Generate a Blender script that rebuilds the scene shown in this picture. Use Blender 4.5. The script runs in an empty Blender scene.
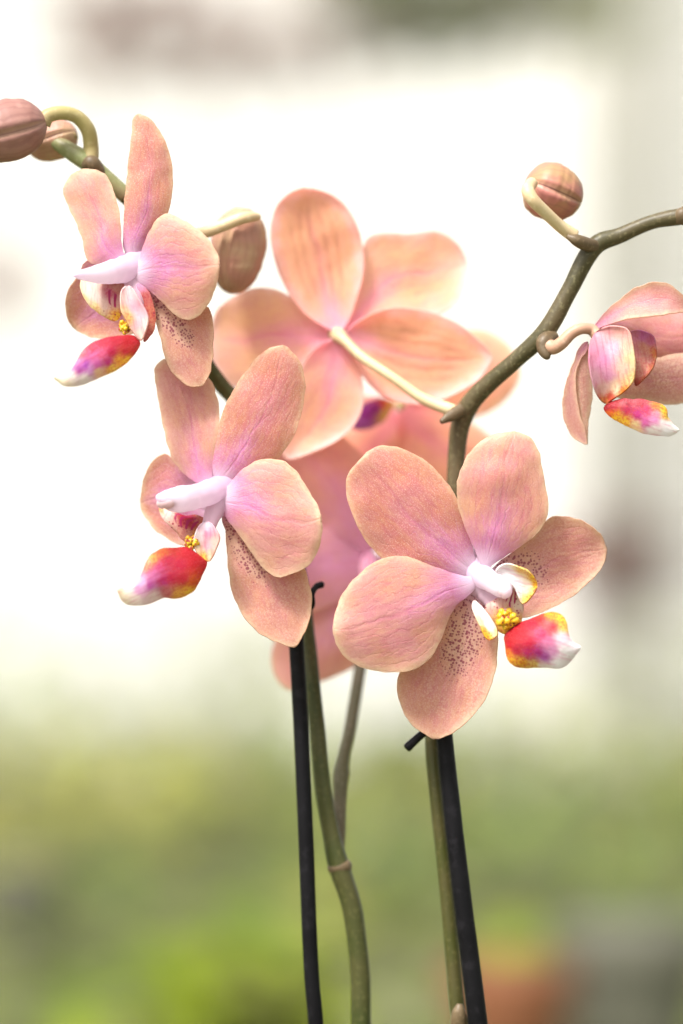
import bpy, math, random
from mathutils import Vector, noise
random.seed(7)
S = bpy.context.scene
COL = S.collection
K = 36.0/1024/100.0          # tangent per pixel of the 100 mm lens
CH = 1.25                    # camera height
D0 = 0.75                    # distance of the flowers

def P(px, py, mm=0.0, d=None):
    d = (D0 + mm*0.001) if d is None else d
    return Vector(((px-341.5)*K*d, d, CH-(py-512)*K*d))
PXM = K*D0                   # metres per pixel at the flowers

def lin(c):
    return tuple(((x/255)/12.92 if x/255 <= .04045 else ((x/255+.055)/1.055)**2.4) for x in c)

def alb(c, G=1.5, p=.75):
    """pigment for a colour as seen in bright light (light passing through tissue deepens it)"""
    return tuple((x/G)**p for x in lin(c))
alb0 = alb
# ------------------------------------------------------------------ scene tree
def prop(o, label=None, cat=None, group=None, kind=None):
    if label: o['label'] = label
    if cat: o['category'] = cat
    if group: o['group'] = group
    if kind: o['kind'] = kind
    return o
def empty(name, loc, parent=None):
    o = bpy.data.objects.new(name, None); COL.objects.link(o)
    o.empty_display_size = .01
    if parent:
        o.parent = parent; o.location = Vector(loc)-WORLD[parent.name]
    else: o.location = loc
    WORLD[o.name] = Vector(loc)
    return o
WORLD = {}
def meshobj(name, verts, faces, mat, parent=None, origin=None, smooth=True):
    org = Vector(origin) if origin is not None else Vector(verts[0])
    me = bpy.data.meshes.new(name)
    me.from_pydata([tuple(Vector(v)-org) for v in verts], [], faces)
    me.validate(); me.update()
    if smooth: me.polygons.foreach_set('use_smooth', [True]*len(me.polygons))
    me.materials.append(mat)
    o = bpy.data.objects.new(name, me); COL.objects.link(o)
    if parent:
        o.parent = parent; o.location = org-WORLD[parent.name]
    else: o.location = org
    WORLD[o.name] = org
    return o

# ------------------------------------------------------------------ node helper
class N:
    def __init__(s, name):
        s.m = bpy.data.materials.new(name); s.m.use_nodes = True
        s.t = s.m.node_tree; s.t.nodes.clear()
        s.out = s.t.nodes.new('ShaderNodeOutputMaterial')
    def put(s, sock, v):
        if hasattr(v, 'is_linked'): s.t.links.new(v, sock)
        elif isinstance(v, (tuple, list)) and len(v) == 3 and sock.type == 'RGBA': sock.default_value = (*v, 1)
        else: sock.default_value = v
    def n(s, typ, ins=None, **kw):
        x = s.t.nodes.new('ShaderNode'+typ)
        for k, v in kw.items(): setattr(x, k, v)
        for k, v in (ins or {}).items(): s.put(x.inputs[k], v)
        return x
    def math(s, op, a, b=0.0, clamp=False):
        return s.n('Math', {0: a, 1: b}, operation=op, use_clamp=clamp).outputs[0]
    def mapr(s, v, a, b, c=0.0, d=1.0, smooth=True):
        x = s.n('MapRange', {'Value': v, 'From Min': a, 'From Max': b, 'To Min': c, 'To Max': d})
        if smooth: x.interpolation_type = 'SMOOTHSTEP'
        return x.outputs[0]
    def mix(s, f, a, b, mode='MIX'):
        x = s.t.nodes.new('ShaderNodeMix'); x.data_type = 'RGBA'; x.blend_type = mode
        s.put(x.inputs[0], f); s.put(x.inputs[6], a); s.put(x.inputs[7], b)
        return x.outputs[2]
    def attr(s, name):
        return s.n('Attribute', attribute_name=name)
    def noise(s, vec, scale, detail=2.0, dist=0.0, rough=.5):
        x = s.n('TexNoise', {'Scale': scale, 'Detail': detail, 'Distortion': dist, 'Roughness': rough})
        if vec is not None: s.put(x.inputs['Vector'], vec)
        return x
    def bump(s, h, strength, dist=.0003):
        return s.n('Bump', {'Height': h, 'Strength': strength, 'Distance': dist}).outputs[0]
    def finish(s, col, rough=.5, trans=0.0, bump=None, spec=.3, transcol=None, sheen=0.0):
        b = s.n('BsdfPrincipled', {'Base Color': col, 'Roughness': rough, 'Specular IOR Level': spec, 'Sheen Weight': sheen})
        if bump is not None: s.put(b.inputs['Normal'], bump)
        o = b.outputs[0]
        if trans > 0:
            t = s.n('BsdfTranslucent', {'Color': transcol if transcol is not None else s.mix(.22, col, (.9,.70,.56))})
            o = s.n('MixShader', {0: trans, 1: o, 2: t.outputs[0]}).outputs[0]
        s.t.links.new(o, s.out.inputs[0])
        return s.m

# ------------------------------------------------------------------ materials
def petal_mat(name, cA, cB, rim, rimw=5.0, rib=.6, ctr_r=50, grain=.5, granules=0.0, stripes=0.0, stripecol=(190,110,70), ribcol=(206,88,132),
              ctrcol=(230,134,206), corecol=(252,224,247), core_r=25, trans=.5, spotcol=(128,18,58), spotbg=(240,205,165), spot_scale=.33, patch=.5, G=1.3, mott=.42):
    s = N(name); alb = lambda c: alb0(c, G)
    uv = s.n('UVMap', uv_map='pet').outputs[0]; loc = s.n('UVMap', uv_map='loc').outputs[0]
    sep = s.n('SeparateXYZ', {0: uv}); u, v = sep.outputs[0], sep.outputs[1]
    rimd = s.attr('rim').outputs['Fac']; ctr = s.attr('ctr').outputs['Fac']; spot = s.attr('spot').outputs['Fac']
    big = s.noise(loc, .035, 3).outputs['Fac']
    col = s.mix(s.mapr(big, .5-patch*.4, .5+patch*.4), alb(cA), alb(cB))
    # pale towards the outer end
    # veins fan out from the base
    wob = s.noise(loc, .06, 2).outputs['Color']
    vv = s.math('ADD', s.math('MULTIPLY', v, 11.0), s.math('MULTIPLY', s.noise(loc, (.03 if stripes else .055), 3).outputs['Fac'], (2.5 if stripes else 5.0)))
    vein = s.mapr(s.math('ABSOLUTE', s.math('SINE', s.math('MULTIPLY', vv, 1.6))), .0, .35, 1.0, 0.0)
    veinf = s.math('MULTIPLY', vein, s.mapr(u, .15, 1.0, .34, .08))
    col = s.mix(veinf, col, alb((204,96,118)))
    if stripes:
        st = s.mapr(s.math('SINE', s.math('MULTIPLY', vv, 2.3)), -.7, 1.0)
        brk = s.mapr(s.noise(loc, .05, 3).outputs['Fac'], .3, .6, .35, 1.0)
        inn = s.mapr(rimd, 6, 26)
        col = s.mix(s.math('MULTIPLY', s.math('MULTIPLY', s.math('ADD', s.math('MULTIPLY', st, brk), .55), inn), stripes, True), col, alb(stripecol))
    # midrib
    r1 = s.math('ABSOLUTE', s.math('ADD', v, s.math('MULTIPLY', s.math('SUBTRACT', s.noise(loc, .03, 2).outputs['Fac'], .5), .25)))
    ribw = s.mapr(r1, .0, .07, 1.0, 0.0)
    ribb = s.mapr(r1, .0, .5, 1.0, 0.0)
    ribu = s.mapr(u, .3, .97, 1.0, 0.0)
    col = s.mix(s.math('MULTIPLY', s.math('MULTIPLY', ribb, ribu), rib*.55), col, alb((226,140,170)))
    col = s.mix(s.math('MULTIPLY', s.math('MULTIPLY', ribw, ribu), rib*.8), col, alb(ribcol))
    # rosy veil towards the flower's centre
    cn = s.math('ADD', ctr, s.math('MULTIPLY', s.math('SUBTRACT', s.noise(loc, .06, 4).outputs['Fac'], .5), ctr_r*.7))
    cn = s.math('ADD', cn, s.math('MULTIPLY', vein, -ctr_r*.30))
    cn = s.math('ADD', cn, s.math('MULTIPLY', ribb, -ctr_r*.45))
    c1 = s.mapr(cn, core_r*.6, ctr_r*1.4, 1.0, 0.0)
    col = s.mix(s.math('MULTIPLY', c1, .88), col, alb(ctrcol))
    # rim
    rn = s.math('ADD', rimd, s.math('MULTIPLY', s.math('SUBTRACT', s.noise(loc, .10, 3).outputs['Fac'], .5), rimw*1.6))
    away = s.mapr(ctr, core_r*1.2, ctr_r*1.6)
    col = s.mix(s.math('MULTIPLY', s.mapr(rn, .5, rimw*1.15, .8, 0.0), away), col, alb(rim))
    col = s.mix(s.math('MULTIPLY', s.mapr(rn, 0, rimw*5, .35, 0.0), away), col, alb(rim))
    # rosy mottling drawn out along the veins
    mo = s.noise(s.n('VectorMath', {0: loc, 1: (.06, .22, 1)}, operation='MULTIPLY').outputs[0], 1.0, 4, dist=.5, rough=.6).outputs['Fac']
    col = s.mix(s.math('MULTIPLY', s.mapr(mo, .46, .66, 0.0, mott), s.mapr(rimd, 2, 16)), col, alb((214,104,124)))
    col = s.mix(s.math('MULTIPLY', s.mapr(mo, .50, .34, 0.0, .30), s.mapr(rimd, 2, 16)), col, alb((240,176,130)))
    # fine cell grain
    g = s.noise(loc, .75, 2, rough=.7).outputs['Fac']
    g2 = s.noise(loc, .28, 3).outputs['Fac']
    col = s.mix(s.mapr(g, .52, .64, 0.0, grain*.85), col, alb((250,212,190)))
    col = s.mix(s.mapr(g2, .45, .68, 0.0, grain*.42), col, alb((198,92,82)))
    if granules:
        vo = s.n('TexVoronoi', {'Vector': loc, 'Scale': .42, 'Randomness': 1.0}).outputs['Distance']
        gm = s.math('MULTIPLY', s.mapr(vo, .15, .6, 1.0, 0.0), s.mapr(s.noise(loc, .05, 3).outputs['Fac'], .35, .65))
        col = s.mix(s.math('MULTIPLY', gm, granules), col, alb((248,205,170)))
    # core
    col = s.mix(s.mapr(s.math('ADD', ctr, s.math('MULTIPLY', vein, 5.0)), core_r*.35, core_r*1.5, 1.0, 0.0), col, alb(corecol))
    # spots
    col = s.mix(s.math('MULTIPLY', s.mapr(spot, .05, .8), .42), col, alb(spotbg))
    wl = s.n('VectorMath', {0: loc, 1: s.n('VectorMath', {0: wob, 'Scale': 3.0}, operation='SCALE').outputs[0]}, operation='ADD').outputs[0]
    vo = s.n('TexVoronoi', {'Vector': wl, 'Scale': spot_scale, 'Randomness': .65}).outputs['Distance']
    sz = s.math('MULTIPLY', s.mapr(spot, .05, .6, .14, .40, smooth=False), s.mapr(s.noise(loc, .16, 2).outputs['Fac'], .3, .7, .6, 1.25))
    sm = s.math('LESS_THAN', vo, sz)
    sm = s.mapr(s.math('SUBTRACT', vo, sz), -.09, .10, .85, 0.0)
    sm = s.math('MULTIPLY', sm, s.math('GREATER_THAN', spot, .12))
    col = s.mix(sm, col, alb(spotcol))
    # rare tiny dark flecks
    fl = s.n('TexVoronoi', {'Vector': loc, 'Scale': .045}).outputs['Distance']
    col = s.mix(s.mapr(fl, .01, .028, .45, 0.0), col, alb((120,60,50)))
    hb = s.math('ADD', s.math('MULTIPLY', g, .4), s.math('MULTIPLY', vein, -.3))
    hb = s.math('ADD', hb, s.math('MULTIPLY', ribw, -.45))
    hb = s.math('ADD', hb, s.math('MULTIPLY', s.noise(s.n('VectorMath', {0: loc, 1: (.35, 1.6, 1)}, operation='MULTIPLY').outputs[0], .07, 4).outputs['Fac'], 1.2))
    return s.finish(col, .42, trans, s.bump(hb, .45, .0004), .35, sheen=.1)

def lip_mat(name='lip_pigment', trans=.3, rough=.45):
    s = N(name)
    a = s.attr('pig').outputs['Color']; loc = s.n('UVMap', uv_map='loc').outputs[0]
    uv = s.n('UVMap', uv_map='pet').outputs[0]
    g = s.noise(loc, .30, 3).outputs['Fac']
    col = s.mix(s.mapr(g, .48, .72, 0.0, .12), a, alb((170,30,80)), 'MULTIPLY')
    col = s.mix(s.mapr(s.noise(loc, .8, 2).outputs['Fac'], .5, .7, 0.0, .06), col, (1,.95,.9))
    bl = s.n('SeparateColor', {0: a}).outputs[2]
    ylw = s.math('MULTIPLY', s.mapr(bl, .10, .34, 1.0, 0.0), s.mapr(s.noise(loc, .42, 3, rough=.6).outputs['Fac'], .50, .56))
    col = s.mix(s.math('MULTIPLY', ylw, .55), col, alb((196,30,40)))
    st_ = s.noise(s.n('VectorMath', {0: loc, 1: (.05, .34, 0)}, operation='MULTIPLY').outputs[0], 1.0, 4, dist=.4).outputs['Fac']
    col = s.mix(s.mapr(st_, .50, .62, 0.0, .4), col, s.mix(1.0, a, (.80,.35,.50), 'MULTIPLY'))
    spot = s.attr('spot').outputs['Fac']
    vo = s.n('TexVoronoi', {'Vector': loc, 'Scale': .26, 'Randomness': .7}).outputs['Distance']
    sm = s.math('MULTIPLY', s.mapr(vo, .22, .36, .9, 0.0), s.mapr(spot, .2, .5))
    col = s.mix(sm, col, alb((150,20,50)))
    # crimson stripes along the throat (masked by attribute)
    st = s.attr('strp').outputs['Fac']
    sv = s.n('SeparateXYZ', {0: uv}).outputs[1]
    wv = s.math('SINE', s.math('ADD', s.math('MULTIPLY', sv, 24.0), s.math('MULTIPLY', s.noise(loc, .12, 2).outputs['Fac'], 2.5)))
    col = s.mix(s.math('MULTIPLY', s.mapr(wv, -.05, .5), s.mapr(st, .2, .5)), col, alb((165,15,70)))
    return s.finish(col, rough, trans, s.bump(s.math('ADD', g, s.math('MULTIPLY', s.math('SINE', s.math('MULTIPLY', sv, 16.0)), .08)), .35, .0003), .3)

PEACH = (228,148,116); PINK = (228,142,142)
RIM = (246,205,160)
M_front = petal_mat('petal_front', PEACH, PINK, RIM)
M_sepal = petal_mat('sepal_dark_peach', (216,122,94), (220,126,122), (244,196,148), rib=.85, grain=.8)
M_lat = petal_mat('sepal_spotted', (224,142,114), (222,138,128), (242,195,150), rib=.35, grain=.7, granules=.55, ctr_r=34)
M_gran = petal_mat('sepal_granular', (205,125,112), (208,128,122), (240,205,165), rib=.1, grain=.9, granules=.9, ctr_r=5, core_r=1)
M_tip = petal_mat('petal_blushed', (228,150,124), (229,144,150), (248,210,165), rimw=6, rib=.85, ctr_r=48, core_r=24)
M_tipL = petal_mat('petal_blushed_small', (230,154,126), (229,146,146), (248,210,165), rimw=6, rib=1.0, ctr_r=38, core_r=20)
M_frontL = petal_mat('petal_front_small', PEACH, PINK, RIM, rib=.8, ctr_r=38, core_r=18)
M_back = petal_mat('petal_back', (242,190,136), (242,182,150), (250,210,204), rimw=7, rib=.8, ctr_r=52, core_r=9, grain=.3, ctrcol=(244,158,186), corecol=(246,180,205), ribcol=(226,112,160), trans=.6, G=.95, mott=.18)  # rear flowers: low G pales the pigment in place of backlight
M_backs = petal_mat('sepal_back_striped', (238,172,106), (232,164,104), (246,184,180), rimw=12, rib=.5, ctr_r=34, core_r=8, grain=.3, stripes=.6, stripecol=(186,116,58), ctrcol=(244,158,186), corecol=(246,180,205), trans=.55, G=.95, mott=.15)
M_far = petal_mat('petal_salmon', (232,158,136), (232,156,148), (246,196,164), rimw=4, rib=.5, ctr_r=78, core_r=6, grain=.3, ctrcol=(240,160,214), corecol=(228,120,170), trans=.5, G=1.05, mott=.2)  # salmon pigment, also paled by low G in place of backlight
M_far2 = petal_mat('petal_orange', (246,182,136), (244,176,150), (250,214,176), rimw=6, rib=.6, ctr_r=44, core_r=6, grain=.3, ctrcol=(236,140,160), corecol=(240,170,160), trans=.6, G=.9)
M_side = petal_mat('petal_rosy', (220,130,116), (222,136,144), (246,204,165), rimw=4, rib=.3, ctr_r=30, core_r=2, grain=.6, ctrcol=(226,130,175))
M_lip = lip_mat()

def stem_mat(name, a, b, spk, rough=.45, scale=900, bump=.25, alb=alb, spec=.3):
    s = N(name)
    tc = s.n('TexCoord').outputs['Object']
    n1 = s.noise(tc, 60, 4).outputs['Fac']; n2 = s.noise(tc, scale, 3, rough=.6).outputs['Fac']
    col = s.mix(s.mapr(n1, .35, .65), alb(a), alb(b))
    col = s.mix(s.mapr(n2, .52, .68, 0.0, .6), col, alb(spk))
    return s.finish(col, rough, 0, s.bump(n2, bump, .0002), spec)
M_stemR = stem_mat('stem_olive_brown', (52,46,22), (74,60,36), (112,102,66))
M_stemL = stem_mat('stem_green', (38,44,10), (54,52,20), (76,74,34), scale=700)
M_stemD = stem_mat('stem_dark_green', (44,46,10), (56,50,20), (76,70,32), scale=700)
M_stemT = stem_mat('stem_tip_green', (120,128,72), (128,112,74), (150,150,104))
M_branch = stem_mat('branch_grey_brown', (70,64,36), (86,70,50), (106,92,70))
M_node = stem_mat('node_brown', (92,72,46), (76,58,36), (116,94,64))
M_ped = stem_mat('pedicel_cream', (222,196,140), (208,172,122), (230,210,160), scale=500, bump=.1)
M_pedP = stem_mat('pedicel_pink_brown', (196,142,112), (180,128,98), (214,170,140), scale=500, bump=.1)
M_pedG = stem_mat('pedicel_green_brown', (168,150,84), (150,122,80), (190,170,110), scale=500, bump=.1)
M_stake = stem_mat('stake_black_plastic', (14,13,15), (20,19,21), (32,30,33), rough=.5, scale=300, bump=.08, alb=lin, spec=.1)

def bud_mat(name, a, b, c):
    s = N(name)
    uv = s.n('UVMap', uv_map='pet').outputs[0]; sep = s.n('SeparateXYZ', {0: uv}); u, v = sep.outputs[0], sep.outputs[1]
    tc = s.n('TexCoord').outputs['Object']
    n1 = s.noise(tc, 130, 4).outputs['Fac']
    st = s.math('SINE', s.math('ADD', s.math('MULTIPLY', v, 130.0), s.math('MULTIPLY', s.noise(tc, 140, 3).outputs['Fac'], 16.0)))
    col = s.mix(s.mapr(n1, .35, .68), alb(a), alb(b))
    col = s.mix(s.mapr(st, .1, .9, 0.0, .2), col, alb(c))
    sm = s.attr('seam').outputs['Fac']
    col = s.mix(s.math('MULTIPLY', s.mapr(sm, .1, .6), .22), col, alb((222,178,132)))
    col = s.mix(s.mapr(sm, .72, .95, 0.0, .85), col, alb((92,42,38)))
    return s.finish(col, .45, .12, s.bump(n1, .3, .0004), .3)
M_bud1 = bud_mat('bud_rose_brown', (148,94,82), (166,112,98), (104,54,54))
M_bud2 = bud_mat('bud_pink', (190,104,92), (180,128,82), (128,58,62))
M_bud3 = bud_mat('bud_tan', (190,124,100), (200,156,112), (150,88,72))

# ------------------------------------------------------------------ geometry
def catmull(pts, n=10, closed=False):
    out = []; m = len(pts); rng = range(m if closed else m-1)
    for i in rng:
        if closed: p0, p1, p2, p3 = pts[(i-1)%m], pts[i], pts[(i+1)%m], pts[(i+2)%m]
        else: p0, p1, p2, p3 = pts[max(i-1,0)], pts[i], pts[i+1], pts[min(i+2,m-1)]
        for k in range(n):
            t = k/n
            out.append(tuple(.5*((2*b)+(-a+c)*t+(2*a-5*b+4*c-d)*t*t+(-a+3*b-3*c+d)*t**3) for a, b, c, d in zip(p0, p1, p2, p3)))
    if not closed: out.append(tuple(pts[-1]))
    return out
def resample(pts, ts):
    L = [0.0]
    for a, b in zip(pts, pts[1:]): L.append(L[-1]+math.dist(a, b))
    out = []; j = 0
    for t in ts:
        x = t*L[-1]
        while j < len(L)-2 and L[j+1] < x: j += 1
        f = (x-L[j])/max(L[j+1]-L[j], 1e-9)
        out.append(tuple(a+(b-a)*f for a, b in zip(pts[j], pts[j+1])))
    return out

def petal(name, parent, Z, base, A, tip, B, dep, cup=1.5, tilt=0.0, arch=0.0, mat=None, d0=0.0, ctr=None, spots=(), thick=.38,
          pig=None, stripes=(), ripple=1.05, crinkle=1.25, NU=46, NV=26, curl=0.0, label=None, seed=None, mid=0.0):
    """Z=(x0,y0,scale) maps traced points to pixels; dep=(base, tip) in mm behind the flower plane d0.
    A is the side v=-1 and B the side v=+1, both listed from base to tip."""
    sd = seed if seed is not None else random.random()*100
    zz = lambda p: (Z[0]+p[0]/Z[2], Z[1]+p[1]/Z[2])
    base, tip = zz(base), zz(tip); A = [zz(p) for p in A]; B = [zz(p) for p in B]
    loop = [base]+A+[tip]+B[::-1]
    cr = catmull(loop, 12, True)
    # crinkled edge
    cr2 = []; L = 0
    for i, p in enumerate(cr):
        q = cr[(i+1) % len(cr)]; dx, dy = q[0]-p[0], q[1]-p[1]; l = math.hypot(dx, dy) or 1; L += l
        e = crinkle*(noise.noise(Vector((L*.11, sd, 0)))*.9+noise.noise(Vector((L*.33, sd, 5)))*.45)
        cr2.append((p[0]-dy/l*e, p[1]+dx/l*e))
    cr = cr2
    ia = 12*(len(A)+1)
    cA = cr[:ia+1]; cB = ([cr[0]]+cr[:ia-1:-1])
    ts = [.5-.5*math.cos(math.pi*(.04+.96*i/NU))*1.0 for i in range(NU+1)]
    ts = [0.0 if i == 0 else (t-ts[0])/(1-ts[0]) for i, t in enumerate(ts)]
    ra, rb = resample(cA, ts), resample(cB, ts)
    verts = []; info = []; faces = []
    def depth(u, v, w, px, py):
        y = dep[0]+(dep[1]-dep[0])*u + arch*math.sin(math.pi*min(u, 1)) + tilt*v*w + cup*(v*v-.35)*w - mid*math.exp(-(v/.12)**2)*(1-u)*w
        y += ripple*(noise.noise(Vector((px*.022, py*.022, sd)))*1.1+noise.noise(Vector((px*.06, py*.06, sd+3)))*.35)*min(1, u*3)
        y += curl*max(0, u-.7)**2*11
        return y+d0
    for i, u in enumerate(ts):
        a, b = ra[i], rb[i]
        ww = math.dist(a, b)
        w = min(1.0, ww/60.0)
        row = []
        if i == 0 or i == NU:
            p = base if i == 0 else ((a[0]+b[0])/2, (a[1]+b[1])/2)
            row = [len(verts)]*(NV+1); verts.append(P(p[0], p[1], depth(u, 0, 0, *p))); info.append((u, 0.0, p[0], p[1], 0))
        else:
            for j in range(NV+1):
                v = math.sin(math.pi/2*(-1+2*j/NV))
                f = (v+1)/2; p = (a[0]+(b[0]-a[0])*f, a[1]+(b[1]-a[1])*f)
                row.append(len(verts)); verts.append(P(p[0], p[1], depth(u, v, w, *p))); info.append((u, v, p[0], p[1], ww))
        if i:
            for j in range(NV):
                f = [prev[j], prev[j+1], row[j+1], row[j]]
                g = []
                for q in f:
                    if q not in g: g.append(q)
                if len(g) > 2: faces.append(g)
        prev = row
    o = meshobj(name, verts, faces, mat or M_front, parent)
    me = o.data
    U = me.uv_layers.new(name='pet'); W = me.uv_layers.new(name='loc')
    ax = Vector((tip[0]-base[0], tip[1]-base[1])).normalized(); ay = Vector((-ax.y, ax.x))
    lc = []
    for u, v, px, py, ww in info:
        d = Vector((px-base[0], py-base[1])); lc.append((d.dot(ax)+sd*31, d.dot(ay)+sd*17))
    for l in me.loops:
        i = l.vertex_index; U.data[l.index].uv = info[i][:2]; W.data[l.index].uv = lc[i]
    c = ctr or base
    edge = cr[::3]
    def fattr(nm, fn):
        at = me.attributes.new(nm, 'FLOAT', 'POINT'); at.data.foreach_set('value', [fn(*x) for x in info])
    fattr('rim', lambda u, v, x, y, w: min(math.hypot(x-e[0], y-e[1]) for e in edge))
    fattr('ctr', lambda u, v, x, y, w: math.hypot(x-c[0], y-c[1]))
    def blobs(lst):
        bl = [(*zz((b[0], b[1])), b[2]/Z[2], b[3]/Z[2], math.radians(b[4])) for b in lst]
        def fn(u, v, x, y, w):
            m = 0
            for bx, by, rx, ry, an in bl:
                dx, dy = x-bx, y-by; xx = dx*math.cos(an)+dy*math.sin(an); yy = -dx*math.sin(an)+dy*math.cos(an)
                m = max(m, 1-((xx/rx)**2+(yy/ry)**2)**.5)
            return max(0, min(1, m*1.6))
        return fn
    fattr('spot', blobs(spots)); fattr('strp', blobs(stripes))
    if pig:
        pts = [(*zz(p[:2]), alb(p[2], 1.25, 1.15)) for p in pig]
        at = me.attributes.new('pig', 'FLOAT_COLOR', 'POINT')
        for i, (u, v, x, y, w) in enumerate(info):
            jx = x+noise.noise(Vector((x*.3, y*.3, sd)))*2.0; jy = y+noise.noise(Vector((x*.3, y*.3, sd+9)))*2.0
            ws = [1/(((jx-q[0])**2+(jy-q[1])**2)**1.8+.4) for q in pts]; t = sum(ws)
            at.data[i].color = (*[sum(k*q[2][c_] for k, q in zip(ws, pts))/t for c_ in range(3)], 1)
    m = o.modifiers.new('thickness', 'SOLIDIFY'); m.thickness = thick*.001; m.offset = 0
    if label: o['label'] = label
    return o

def loft(name, path, radii, mat, parent=None, ring=18, sub=8, squash=1.0, lobes=None, cap=True, rough=0.0, pig=None):
    """path: 3D points; radii in metres; a smooth tube along them."""
    pr = [(*p, r) for p, r in zip(path, radii)]
    c = catmull(pr, sub)
    verts = []; faces = []; uvs = []; seam = []
    T0 = None; nrm = None
    for i, q in enumerate(c):
        p = Vector(q[:3]); r = max(q[3], 1e-5)
        t = (Vector(c[min(i+1, len(c)-1)][:3])-Vector(c[max(i-1, 0)][:3])).normalized()
        if nrm is None:
            nrm = t.cross(Vector((0, 1, 0)))
            if nrm.length < .1: nrm = t.cross(Vector((1, 0, 0)))
            nrm.normalize()
        nrm = (nrm-t*nrm.dot(t)).normalized(); bn = t.cross(nrm)
        for k in range(ring):
            a = 2*math.pi*k/ring; f = 1.0; sm = 0.0
            if lobes:
                x = abs(math.sin(lobes[0]*(a+lobes[2])/2)); sm = max(0, 1-x*3.0); f = 1-lobes[1]*max(0, 1-x*5)+lobes[1]*.35*max(0, 1-abs(x-.3)*5)
            if rough: f += rough*noise.noise(Vector((i*.35, math.cos(a)*1.5, math.sin(a)*1.5)))
            verts.append(p+(nrm*math.cos(a)+bn*math.sin(a)*squash)*r*f); uvs.append((i/len(c), k/ring)); seam.append(sm)
        if i:
            for k in range(ring):
                a0 = (i-1)*ring; b0 = i*ring; k2 = (k+1) % ring
                faces.append([a0+k, a0+k2, b0+k2, b0+k])
    if cap:
        faces.append(list(range(ring))[::-1]); faces.append([(len(c)-1)*ring+k for k in range(ring)])
    o = meshobj(name, verts, faces, mat, parent, origin=path[0])
    U = o.data.uv_layers.new(name='pet'); W = o.data.uv_layers.new(name='loc')
    for l in o.data.loops:
        U.data[l.index].uv = uvs[l.vertex_index]
        vv = verts[l.vertex_index]; W.data[l.index].uv = (vv.x/PXM, vv.z/PXM)
    at = o.data.attributes.new('seam', 'FLOAT', 'POINT'); at.data.foreach_set('value', seam)
    if pig:
        at = o.data.attributes.new('pig', 'FLOAT_COLOR', 'POINT')
        for i in range(len(verts)): at.data[i].color = (*pig(uvs[i][0], uvs[i][1], verts[i]), 1)
    return o
def tube(name, pts, mat, parent=None, **kw):
    """pts: (px, py, mm, radius in px)"""
    return loft(name, [P(a, b, c) for a, b, c, r in pts], [r*PXM for *_, r in pts], mat, parent, **kw)

def callus(parent, px, py, mm, r, n=8):
    """lumpy yellow callus with red dots in the throat"""
    verts = []; faces = []; R, C = 12, 16; rnd = random.Random(px)
    c = P(px, py, mm)
    for q in range(16):
        an = q*2.4; rr = r*(.06+.70*(q/16)**.6); o = c+Vector((math.cos(an)*rr, rnd.uniform(-.25,.25)*r, math.sin(an)*rr*.9))*PXM; br = r*rnd.uniform(.24,.34); n0 = len(verts)
        for i in range(R+1):
            th = math.pi*i/R
            for k in range(C):
                ph = 2*math.pi*k/C
                d = Vector((math.sin(th)*math.cos(ph), math.sin(th)*math.sin(ph)*.9, math.cos(th)))
                verts.append(o+d*br*PXM*(1+.2*noise.noise(d*3+Vector((q*7, 0, 0)))))
        for i in range(R):
            for k in range(C):
                faces.append([n0+i*C+k, n0+i*C+(k+1) % C, n0+(i+1)*C+(k+1) % C, n0+(i+1)*C+k])
    return meshobj('lip_callus', verts, faces, M_callus, parent, origin=c)
s = N('callus_yellow'); tc = s.n('TexCoord').outputs['Object']
vo = s.n('TexVoronoi', {'Vector': tc, 'Scale': 820.0}).outputs['Distance']
col = s.mix(s.mapr(s.noise(tc, 500, 2).outputs['Fac'], .4, .65), alb((238,160,10)), alb((246,196,30)))
col = s.mix(s.mapr(vo, .26, .40, .95, 0.0), col, alb((150,24,30)))
M_callus = s.finish(col, .4, .1, s.bump(vo, .5, .0004), .4)
s = N('column_white')
cc = s.attr('pig').outputs['Color']
M_col = s.finish(s.mix(s.mapr(s.noise(s.n('TexCoord').outputs['Object'], 300, 3).outputs['Fac'], .4, .7, 0.0, .25), cc, alb((246,206,232))), .55, .5, None, .15, transcol=(.95,.82,.9))

def column(parent, pts, rootcol=(246,200,238), bodycol=(253,236,246), tipcol=(250,225,240)):
    a, b, c = alb(rootcol), alb(bodycol), alb(tipcol)
    def pg(u, k, v):
        f = max(0, min(1, (u-.18)/.45)); g = max(0, (u-.75)/.25)
        return tuple((x*(1-f)+y*f)*(1-g)+z*g for x, y, z in zip(a, b, c))
    return tube('column', pts, M_col, parent, ring=22, pig=pg, rough=.06)

# ================================================================== PLANTS
left = prop(empty('orchid_plant', P(361, 1100, 22)), 'orchid with the arching spike at the left, carrying the two sharp flowers whose lips point left and brown buds at its tip', 'orchid')
left['label'] = 'orchid of the left stake, its arching stem tipped with brown buds at the top left'
right = prop(empty('orchid_plant', P(470, 1100, 14)), 'orchid of the right stake, its bare olive stem bending away to the right edge', 'orchid')

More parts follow.
